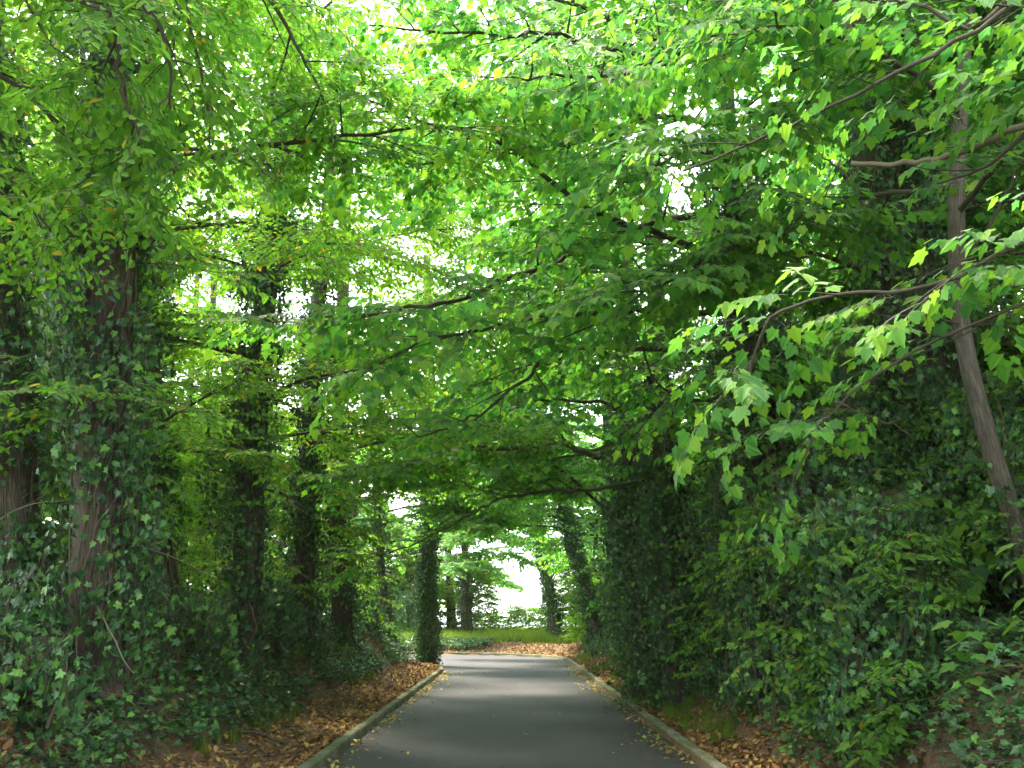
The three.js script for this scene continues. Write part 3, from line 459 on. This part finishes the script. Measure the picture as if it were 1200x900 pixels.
// a tree beside the viewpoint, and unseen ones behind added to shade the near end
const overhead = 'trees that roof the near end of the lane';
for (const [x, z, az, sd] of [[5.8, -4.6, 3.2, 41], [4.8, 3.5, 3.4, 42], [-5.2, 3, 0, 43], [4.6, 10, 3.6, 44], [-4.9, 9.5, 0, 45], [5, 17, 3.3, 46], [-5, 16, 0, 47]]) tree({ seed: sd, name: 'overhanging_tree', label: sd === 41 ? 'tree with big grey-green leaves and a pale broken bough crossing the slender trunk' : 'unseen tall tree behind the viewpoint, placed to shade the near end of the lane', group: overhead, trunk: [[x, 0, z], [x * 0.98, 3, z], [x * 0.94, 7, z - 0.2], [x * 0.9, 13, z - 0.2]], r: [0.32, 0.14],
  limbs: sd !== 41 ? [] : [
    { pts: [[5.5, 4.4, -4.8], [3.96, 4.96, -5.33], [3.62, 4.98, -5.74], [3.34, 4.98, -6.15], [3.04, 5.01, -6.35], [2.70, 5.10, -6.53]], r: 0.034, r1: 0.02, bare: true, mat: paleM }, { pts: [[5.5, 4.2, -4.8], [3.74, 4.91, -5.34], [3.33, 4.67, -5.71], [3.05, 4.62, -5.93]], r: 0.03, bare: true },
    { pts: [[5.6, 3.6, -4.8], [3.43, 3.85, -4.79], [2.50, 3.52, -5.08], [2.00, 3.50, -5.19], [1.61, 3.40, -5.32], [1.46, 2.92, -5.55]], r: 0.016, from: 0.3, density: 0.8, free: true }, { pts: [[5.5, 4.8, -4.9], [3.49, 5.41, -4.80], [2.85, 5.17, -5.07], [2.26, 4.96, -5.33], [1.75, 4.79, -5.58], [1.21, 4.66, -5.82]], r: 0.022, density: 0.8 },
    { pts: [[5.5, 5, -4.9], [3.51, 5.68, -5.14], [3.16, 5.53, -5.39], [2.87, 5.79, -5.53], [2.21, 5.96, -5.59]], r: 0.03, density: 0.7 }, { pts: [[5.6, 3.4, -4.9], [3.65, 3.62, -5.26], [3.06, 3.49, -5.71], [2.57, 3.26, -5.97], [2.20, 2.95, -6.16], [1.96, 2.54, -6.26]], r: 0.013, from: 0.35, density: 0.8, free: true } ],
  auto: { n: 8, h0: sd === 41 ? 6.5 : 5.2, h1: 11, len: 4.8, az }, density: sd === 41 ? 0.6 : sd > 43 ? 0.9 : 0.8, scale: sd > 43 ? 1.5 : 1, singles: sd === 41 ? 300 : 0 });
// trees standing back from the lane
const behindL = 'trees in the wood left of the lane', behindR = 'trees in the wood right of the lane', beyond = 'trees on the skyline beyond the bend';
for (const [x, z, r, sd, g] of [[-9.5, -4.5, 0.22, 57, 0], [-11, -38, 0.28, 59, 0], [14, -9, 0.3, 67, 1], [14, -30, 0.3, 68, 1], [7.2, -11, 0.2, 88, 1], [7.5, -15.8, 0.2, 89, 1], [17, -14, 0.25, 86, 1], [18, -22, 0.25, 87, 1], [-8.4, -18.8, 0.16, 78, 0], [-10.6, -29, 0.2, 79, 0], [-7.8, -11.8, 0.14, 81, 0], [-9.5, -14, 0.2, 51, 0], [-11.5, -21, 0.25, 52, 0], [-9, -26, 0.2, 53, 0], [-14, -31, 0.28, 54, 0], [8.5, -13, 0.25, 61, 1], [7.8, -19, 0.22, 62, 1], [9.5, -26, 0.28, 63, 1], [8.5, -34, 0.25, 64, 1], [13, -17, 0.3, 65, 1], [8.2, -7.5, 0.22, 66, 1], [11, -43, 0.3, 71, 2], [-9, -52, 0.3, 72, 2], [-16, -50, 0.3, 73, 2], [10.5, -54, 0.3, 74, 2], [14, -58, 0.35, 75, 2], [-12, -64, 0.35, 76, 2], [-24, -46, 0.35, 77, 2]]) {
  const kind = g === 0 ? 'beech' : 'sycamore', tall = [52, 53, 54, 78, 79, 82].includes(sd);
  tree({ seed: sd, name: 'woodland_tree', label: ['slim leafy tree, leaves tinted as if lit, in the wood behind the left trunks', 'leafy tree in the wood behind the ivy wall on the right', 'leafy tree beyond the bend of the lane'][g], group: [behindL, behindR, beyond][g], leaf: kind, trunk: [[x, 0, z], [x + 0.2, 3, z], [x + 0.1, 7, z + 0.2], [x - 0.2, tall ? 15 : 12, z]], r: [r, r * 0.4], seg: 10, auto: { n: tall ? 24 : g === 0 ? 17 : 25, h0: g === 0 ? 2.6 : 1.6, h1: tall ? 14 : g === 0 ? 10 : 12, len: g === 0 ? 3.4 : 4.4, rise: 0.35 }, density: g === 2 ? 1 : g === 1 || tall ? 1 : 0.75, scale: g === 2 ? 1.8 : 1.5, tint: g === 0 ? [1.3, 1.15, 0.95] : undefined, ivy: { n: 90, h1: 5, thick: 0.15 } });  // left wood leaves tinted lighter and yellower, standing in for light from that side
}

// ---------- thickets ----------
const wall = (h) => 0.55 + 0.6 * Math.sin(Math.PI * (0.15 + 0.75 * h));
const rightIvy = [
  [3.25, -8.3, 1.7, 0.6, 0.8, 520, 'low leafy ivy mound at the edge of the right verge below the slender trunk'], [4.9, -7.6, 2.0, 0.8, 0.7, 520, 'ivy mound behind the foot of the slender pale trunk'], [2.95, -10.6, 1.8, 0.5, 0.9, 480, 'ivy mound spilling towards the right kerb before the arching tree'], [2.95, -13.2, 2.2, 0.5, 1.0, 480, 'ivy skirt beside the right kerb under the arching tree'], [2.95, -16.2, 2.4, 0.5, 1.0, 420, 'ivy skirt beside the right kerb just before the trunk close to it'],
  [4.9, -9.0, 2.6, 0.9, 0.9, 900, 'dark ivy bank at the foot of the stout leaning trunk on the right'], [3.45, -9.8, 3.4, 0.75, 0.9, 900, 'ivy mound between the stout leaning trunk and the arching tree'], [3.25, -12.2, 4.6, 0.8, 1.1, 1200, 'tall ivy curtain around the foot of the arching tree'],
  [3.3, -14.4, 4.2, 0.75, 1.1, 900, 'ivy curtain just past the arching tree'], [3.2, -19.6, 3.2, 0.65, 1.2, 620, 'ivy bush beyond the trunk close to the right kerb'], [3.6, -21.6, 2.6, 0.7, 1.2, 460, 'low ivy bush before the midway ivy-clad trunk'], [3.8, -26.3, 2.8, 0.8, 1.6, 480, 'ivy bush between the two midway trunks on the right'], [3.9, -32, 2.4, 0.8, 1.6, 420, 'ivy bush under the leaning tree at the bend'],
];
rightIvy.forEach(([x, z, h, rx, rz, n, label], i) => thicket({ seed: 200 + i, at: [x + (z < -10 && x < 3.4 ? 0.25 : 0), z], h, rx, rz, n: Math.round(n * 1.35), label, profile: wall, inner: 0.3, stems: 14, hole: 0.0, blend: 0.25, singles: i < 3 || i === 6 ? 285 : 0 }));
[[-4.9, -11.2, 1.3, 0.8, 1.2, 330, 'low ivy heap on the left bank behind the thick brown trunk'], [-3.9, -11.2, 0.9, 0.6, 1.2, 300, 'low ivy heap on the left bank between the first two stout trunks'], [-4.1, -15.8, 1.1, 0.6, 1.3, 330, 'ivy heap on the left bank past the second stout trunk'], [-4.2, -19, 1.2, 0.7, 1.3, 330, 'ivy heap on the left bank past the slender wound trunk'], [-4.3, -22.8, 0.8, 0.7, 1.5, 330, 'ivy heap on the left bank past the fourth trunk'], [-4.2, -26.6, 0.8, 0.8, 1.8, 330, 'ivy heap on the left bank before the thin leaning stem'], [-3.95, -7.3, 0.55, 0.6, 0.7, 240, 'low ivy patch on the bank in front of the thick brown trunk'], [-4.65, -9.4, 0.8, 0.55, 0.7, 220, 'small ivy heap between the slim trunk and the thick brown trunk'], [-4.6, -7.2, 0.9, 0.8, 1, 260, 'dark ivy heap at the foot of the thick brown trunk']].forEach(([x, z, h, rx, rz, n, label], i) => thicket({ seed: 230 + i, at: [x, z], h: h * 0.85, rx, rz, n: Math.round(n * 0.62), label, inner: 0.2, stems: 8, hole: 0.02 }));
const shrubs = [[-9.5, -17, 7.5, 1.6], [-9, -24, 8, 1.6], [-8.5, -32, 7, 1.6], [-7.2, -13.2, 6.5, 1.2], [-6.4, -20.4, 6, 1.2], [-7.6, -26.2, 7, 1.3], [-6.6, -11.5, 4.4, 1.3], [-7.6, -15, 5, 1.5], [-6.6, -18, 4.6, 1.3], [-8, -21, 5, 1.6], [-6.4, -23.6, 4.2, 1.3], [-7.2, -28, 4.4, 1.6], [-5.6, -31, 2.6, 1.2]];
shrubs.forEach(([x, z, h, r], i) => thicket({ seed: 260 + i, name: 'leafy_shrub', category: 'shrub', group: 'shrubs behind the left trunks', label: 'leafy shrub tinted bright yellow-green as if lit, behind the left trunks', at: [x, z], h, rx: r, rz: r, n: Math.round(48 * h), leaf: 'beech', inner: 0.1, stems: 7, s: 1.15, tint: [1.3, 1.15, 0.9] }));  // tint puts a lit look into the leaf colour of these shrubs
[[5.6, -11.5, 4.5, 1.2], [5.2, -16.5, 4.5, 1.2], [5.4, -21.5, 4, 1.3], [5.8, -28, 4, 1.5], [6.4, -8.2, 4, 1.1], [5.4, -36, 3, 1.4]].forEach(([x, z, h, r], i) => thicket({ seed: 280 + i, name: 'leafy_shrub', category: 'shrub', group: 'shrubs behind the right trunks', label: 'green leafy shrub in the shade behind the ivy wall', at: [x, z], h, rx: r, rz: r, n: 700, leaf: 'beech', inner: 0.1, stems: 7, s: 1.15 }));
[[-9.5, -48.5, 4.5, 2.2, 'tall leafy bush left of the two brown trunks beyond the bend', 'beech', [1.25, 1.12, 1]], [-13, -46.5, 4, 2.2, 'wide leafy bush at the roadside left of the low bush beyond the bend', 'beech', [1.25, 1.12, 1]], [7, -44.5, 4.5, 2, 'tall leafy bush outside the bend behind the bare brown trunk', 'beech', [1.25, 1.12, 1]], [-5.2, -53, 4.2, 2, 'leafy bush filling the space behind the darker brown trunk', 'beech', [1.25, 1.12, 1]], [-6.4, -50.5, 6, 2.4, 'high leafy bush between the two brown trunks and the tall bush beyond the bend', 'beech', [1.25, 1.12, 1]], [5.6, -49, 5.5, 2.2, 'high leafy bush right of the open gap beyond the bend', 'beech', [1.25, 1.12, 1]], [4.2, -46.5, 3, 1.4, 'rounded leafy bush at the foot of the ivy-skirted tree', 'beech', [1.25, 1.12, 1]], [-2.0, -51.5, 4.4, 1.1, 'narrow leafy bush between the brown trunk and the open gap beyond the bend', 'beech', [1.25, 1.12, 1]], [3.5, -51, 4.6, 1.1, 'narrow leafy bush behind the ivy-skirted tree beyond the bend', 'beech', [1.25, 1.12, 1]], [-4.8, -46.8, 2.2, 1.6, 'broad-leaved dark bush beneath the two brown trunks beyond the bend', 'ivy', [1, 1, 1]], [-7.5, -45.5, 1.6, 1.6, 'low bush at the edge of the road beyond the bend', 'ivy', [1, 1, 1]], [4.6, -42, 2.6, 1.5, 'light green bush at the outside of the bend, right of the ivy-skirted tree', 'beech', [1.25, 1.12, 1]], [1, -55, 1.7, 1.7, 'sunlit light green bush in the open gap beyond the bend', 'beech', [1.25, 1.12, 1]], [-1.6, -56.5, 1.3, 1.6, 'paler low bush beside the sunlit bush in the open gap', 'beech', [1.25, 1.12, 1]], [3.2, -38.6, 1.2, 1, 'small leafy bush beside the kerb at the outside of the bend', 'beech', [1.25, 1.12, 1]], [3.4, -16.2, 1, 0.6, 'low bright green plant against the right kerb before the ivy-wrapped trunk', 'beech', [1.25, 1.12, 1]], [2.95, -20.3, 0.7, 0.5, 'small bright green tuft of shoots by the right kerb', 'beech', [1.25, 1.12, 1]]].forEach(([x, z, h, r, label, leaf, tint], i) => thicket({ seed: 300 + i, name: 'roadside_bush', category: 'bush', at: [x, z], h, rx: r, rz: r, n: Math.round(130 * r * h) + 60, leaf, label, tint, inner: 0, stems: 5, s: h > 1.4 ? 1.3 : 0.9 }));

[[4.4, 2, 3.6, 1.4], [4.6, 5.5, 4.2, 1.5], [4.4, 9, 4.4, 1.7], [4.4, 13, 5, 2], [-4.8, 1, 3.4, 1.4], [-4.8, 5, 4.2, 1.6], [-4.6, 9, 4.5, 1.8], [-4.6, 13, 5, 2], [0.5, 24, 6, 3.4], [-5, 20, 6, 3], [6, 20, 6, 3]].forEach(([x, z, h, r], i) => thicket({ seed: 330 + i, name: 'leafy_shrub', category: 'shrub', group: 'unseen shrubs added behind the viewpoint to block light', label: 'unseen leafy shrub behind the viewpoint, added to block front light', at: [x, z], h, rx: r, rz: r, n: 420, leaf: 'beech', inner: 0.1, stems: 5, s: 1.5 }));  // out of view, added to keep front light off the near trunks and ivy
// ---------- seedlings, sticks ----------
function seedling(x, z, h, label, seed) {
  const R = rng(seed), y = groundY(x, z), g = tag(root('sycamore_seedling', x, y, z), label, 'seedling'), q = smooth([[0, -0.03, 0], [0.04, h * 0.5, 0.03], [0.02, h, 0.08]], 3);
  part('stem', tube(q, taper(q.length, 0.007, 0.003), 5), vineM, g);
  for (let k = 0; k < 7; k++) for (const s of [0, Math.PI]) {
    const a = k * 1.57 + s + R() * 0.4, o = q[Math.min(q.length - 1, 2 + k % 5)].clone(); o.y = h * (0.35 + 0.65 * k / 6);
    const d = V(Math.cos(a), 0.15, Math.sin(a)), e = o.clone().addScaledVector(d, 0.08 + 0.07 * R());
    const m = part('leaf', LEAF.sycamore[Math.floor(R() * 3)], singleM.sycamore[[1, 3, 0][Math.floor(R() * 3)]], g);
    basis(e, V(d.x, -0.35, d.z), V((R() - 0.5) * 0.5, 1, (R() - 0.5) * 0.5), 0.11 + 0.05 * R()).decompose(m.position, m.quaternion, m.scale);
    part('leaf_stalk', tube([o, e], [0.002, 0.0015], 3), vineM, g);
  }
}
seedling(3.3, -6.9, 0.7, 'light green seedling with lobed leaves at the foot of the dark ivy bank', 401);
seedling(3.75, -6.7, 0.85, 'taller light green seedling under the slender pale trunk', 402);
seedling(2.75, -7.6, 0.45, 'small light green seedling at the edge of the right verge', 403);
function stick(name, pts, r, label, m = vineM) { const o = pts[0], g = tag(root(name, ...o), label, 'stick'), q = smooth(pts.map((p) => V(p[0] - o[0], p[1] - o[1], p[2] - o[2])), 4); part('wood', tube(q, taper(q.length, r, r * 0.35), 7), m, g); return g; }
{
  const gy = (x, z, u = 0.03) => [x, groundY(x, z) + u, z];
  const s = stick('fallen_branch', [gy(-3.35, -11.6), gy(-3.1, -11.75, 0.07), gy(-2.85, -11.7, 0.035), gy(-2.66, -11.85, 0.03)], 0.022, 'dark fallen branch lying in the leaf litter on the left verge');
  part('side_twig', tube(smooth([[0.3, 0.03, -0.13], [0.38, 0.1, -0.3], [0.42, 0.16, -0.36]], 3), taper(7, 0.012, 0.005), 5), vineM, s);
}

// ---------- ground cover ----------
function scatter(name, label, category, kind, geo, mat, list) {
  const im = lit(new THREE.InstancedMesh(geo, mat, list.length)); im.name = numbered(name); tag(im, label, category, null, kind);
  list.forEach(([m, c], i) => { im.setMatrixAt(i, m); im.setColorAt(i, new THREE.Color().setRGB(...c)); }); scene.add(im); return im;
}
{
  const R = rng(900), deadC = [[0.22, 0.11, 0.045], [0.28, 0.15, 0.06], [0.16, 0.08, 0.04], [0.32, 0.2, 0.08], [0.11, 0.06, 0.035], [0.36, 0.25, 0.07]], road = [[0.5, 0.36, 0.06], [0.42, 0.3, 0.09], [0.3, 0.16, 0.06], [0.45, 0.42, 0.12], [0.25, 0.28, 0.06]];
  const flat = (x, y, z, tilt, s) => { const a = R() * 6.283; return basis(V(x, y, z), V(Math.cos(a), (R() - 0.5) * tilt, Math.sin(a)), V((R() - 0.5) * tilt, R() < 0.5 ? 1 : -1, (R() - 0.5) * tilt), s); };
  const lists = [[], [], []], onRoad = [[], [], []];
  for (let k = 0; k < 38000; k++) {
    const left = R() < 0.55, z = 1 - 42 * R() ** 0.85, w = left ? 0.14 + 3.2 * R() ** 1.5 : 0.14 + 2.4 * R() ** 1.3, x = left ? -2.1 - w : 2.1 + w;
    const p = [x, z];
    if (left && z < -29) { const a = R() * 1.2, r = 5 - w; p[0] = -7.1 + r * Math.cos(a); p[1] = -29 - r * Math.sin(a); }
    if (!left && z < -36) { const a = R() * 1.57, r = 6.5 + w; p[0] = -4.4 + r * Math.cos(a); p[1] = -36 - r * Math.sin(a); }
    if (noise3(p[0] * 0.9, 20, p[1] * 0.9) < -0.75 && w > 0.5) continue;
    const c = deadC[Math.floor(R() * deadC.length)], q = 0.7 + 0.5 * R();
    lists[k % 3].push([flat(p[0], groundY(...p) + 0.012 + 0.03 * R(), p[1], 1, 0.05 + 0.045 * R()), c.map((v) => v * q)]);
  }
  for (let k = 0; k < 3500; k++) { const a = R() * 1.57, w = 0.15 + 1.6 * R(), far = R() < 0.4, px = far ? -4.4 - 9 * R() : -4.4 + (6.5 + w) * Math.cos(a), pz = far ? -42.5 - w : -36 - (6.5 + w) * Math.sin(a), c = deadC[Math.floor(R() * deadC.length)], q = 0.7 + 0.5 * R(); lists[k % 3].push([flat(px, groundY(px, pz) + 0.012 + 0.03 * R(), pz, 1, 0.06 + 0.05 * R()), c.map((v) => v * q)]); }
  for (let k = 0; k < 3400; k++) {
    const left = R() < 0.5, e = Math.min(1.95, -0.15 * Math.log(1 - R() * 0.995)), z = 0 - 40 * R(), side = left ? -1 : 1, x = side * (2.07 - e);
    if (noise3(x * 0.2, 40 + side, z * 0.7) < -0.25 && R() < 0.7) continue;
    if (left && z < -29) continue;
    if (!left && z < -36) continue;
    const c = road[Math.floor(R() * road.length)], q = 0.7 + 0.5 * R();
    onRoad[k % 3].push([flat(x, 0.012 + 0.008 * R(), z, 0.3, 0.035 + 0.04 * R()), c.map((v) => v * q)]);
  }
  for (let k = 0; k < 90; k++) onRoad[k % 3].push([flat((R() - 0.5) * 3.4, 0.013, -4 - 32 * R(), 0.3, 0.03 + 0.035 * R()), road[k % 5].map((v) => v * (0.8 + 0.4 * R()))]);
  for (let k = 0; k < 2600; k++) { const left = R() < 0.5, x = left ? -3.2 - 1.6 * R() : 2.5 + 1.2 * R(), z = left ? -5.8 - 3 * R() : -8 - 3.4 * R(), c = deadC[Math.floor(R() * deadC.length)], q = 0.7 + 0.5 * R(); lists[k % 3].push([flat(x, groundY(x, z) + 0.012 + 0.03 * R(), z, 1, 0.05 + 0.045 * R()), c.map((v) => v * q)]); }
  const white = LEAF.dead.map((g) => colored(bare(g.clone()), [1, 1, 1]));
  lists.forEach((l, v) => scatter('leaf_litter', 'brown and orange fallen leaves covering the verges on both sides', 'leaf litter', 'stuff', white[v], leafM.dead, l));
  onRoad.forEach((l, v) => scatter('road_leaves', 'yellow fallen leaves gathered along the gutters and dotted over the asphalt', 'fallen leaves', 'stuff', white[v], leafM.dead, l));
  // ground ivy on the banks
  const iv = SPRAY.ivy.map(() => []);
  for (let k = 0; k < 10000; k++) {
    const left = R() < 0.5, w = left ? 1.3 + 6 * R() ** 1.5 : 1.0 + 5 * R() ** 1.6, z = -2 - 40 * R(), x = left ? -2.1 - w : 2.1 + w;
    if (leftOf(x, z) < 0.6 && rightOf(x, z) < 0.4) continue;
    if (noise3(x * 0.8, 60, z * 0.6) < -0.1 - (left && z < -20 ? 0.5 : 0) - (w > 2 || !left ? 0.6 : 0)) continue;
    const a = R() * 6.283, q = 0.7 + 0.5 * R();
    iv[k % iv.length].push([basis(V(x, groundY(x, z) + 0.04 + 0.18 * R() * Math.min(1, w - 0.3), z), V(Math.cos(a), 0, Math.sin(a)), V((R() - 0.5) + (left ? 0.5 : -0.5), 1, R() - 0.3), 0.8 + 0.5 * R()), [q, q, q]]);
  }
  for (let k = 0; k < 260; k++) { const left = R() < 0.55, x = left ? -3.4 - 1.4 * R() : 2.85 + 0.9 * R(), z = left ? -5.8 - 3 * R() : -8 - 3 * R(); iv[k % iv.length].push([basis(V(x, groundY(x, z) + 0.03 + 0.1 * R(), z), V(R() - 0.5, 0, R() - 0.5), V(left ? 0.5 : -0.5, 1, R() - 0.3), 0.8 + 0.4 * R()), [1, 1, 1]]); }
  for (let k = 0; k < 1500; k++) { const x = -13 + 12 * R(), z = -43 - 3 * R() ** 1.5; if (rightOf(x, z) < 0.25) continue; iv[k % iv.length].push([basis(V(x, groundY(x, z) + 0.05 + 0.2 * R(), z), V(R() - 0.5, 0, R() - 0.5), V(R() - 0.5, 1, 0.4), 1), [1, 1, 1]]); }
  iv.forEach((l, v) => scatter('ground_ivy', 'ground ivy and low weeds creeping over the banks below the trees', 'ground cover', 'stuff', SPRAY.ivy[v].all, leafM.ivy, l));
  // grass in the open beyond the bend
  const blades = []; const G = rng(55);
  for (let k = 0; k < 26; k++) { const a = G() * 6.283, r = 0.16 * Math.sqrt(G()), h = 0.18 + 0.26 * G(), b = V(r * Math.cos(a), 0, r * Math.sin(a)), t = V(b.x + (G() - 0.5) * 0.2, h, b.z + (G() - 0.5) * 0.2), s = V(Math.sin(a), 0, -Math.cos(a)).multiplyScalar(0.012); const g = new THREE.BufferGeometry(); g.setAttribute('position', new THREE.Float32BufferAttribute([b.x - s.x, 0, b.z - s.z, b.x + s.x, 0, b.z + s.z, t.x, t.y, t.z], 3)); g.computeVertexNormals(); blades.push(colored(g, [0.14 + 0.1 * G(), 0.27 + 0.1 * G(), 0.03])); }
  const tuft = mergeGeometries(blades), gl = [];
  for (let k = 0; k < 20000; k++) { const x = -14 + 24 * R(), z = -44 - 22 * R(); if (rightOf(x, z) < 0.55 || noise3(x * 0.6, 80, z * 0.6) < -0.45 && z > -47) continue; const q = 0.8 + 0.5 * R(); gl.push([basis(V(x, groundY(x, z), z), V(R() - 0.5, 0, R() - 0.5), UP, 0.8 + 0.8 * R()), [q * (0.9 + 0.3 * R()), q, q]]); }
  for (let k = 0; k < 1600; k++) { const left = R() < 0.4, w = 0.3 + 1.2 * R(), z = -10 - 30 * R(), x = left ? -2.1 - w - 0.8 : 2.1 + w; if (leftOf(x, z) < 0.3 && rightOf(x, z) < 0.2) continue; if (noise3(x * 0.7, 90, z * 0.5) < 0.15) continue; gl.push([basis(V(x, groundY(x, z), z), V(R() - 0.5, 0, R() - 0.5), UP, 0.3 + 0.35 * R()), [0.7, 0.7, 0.7]]); }
  scatter('grass', 'light green grass in the open beyond the bend', 'grass', 'stuff', tuft, leafM.grass, gl);
}
console.log('sprays', nLeaf);
renderer.render(scene, camera);
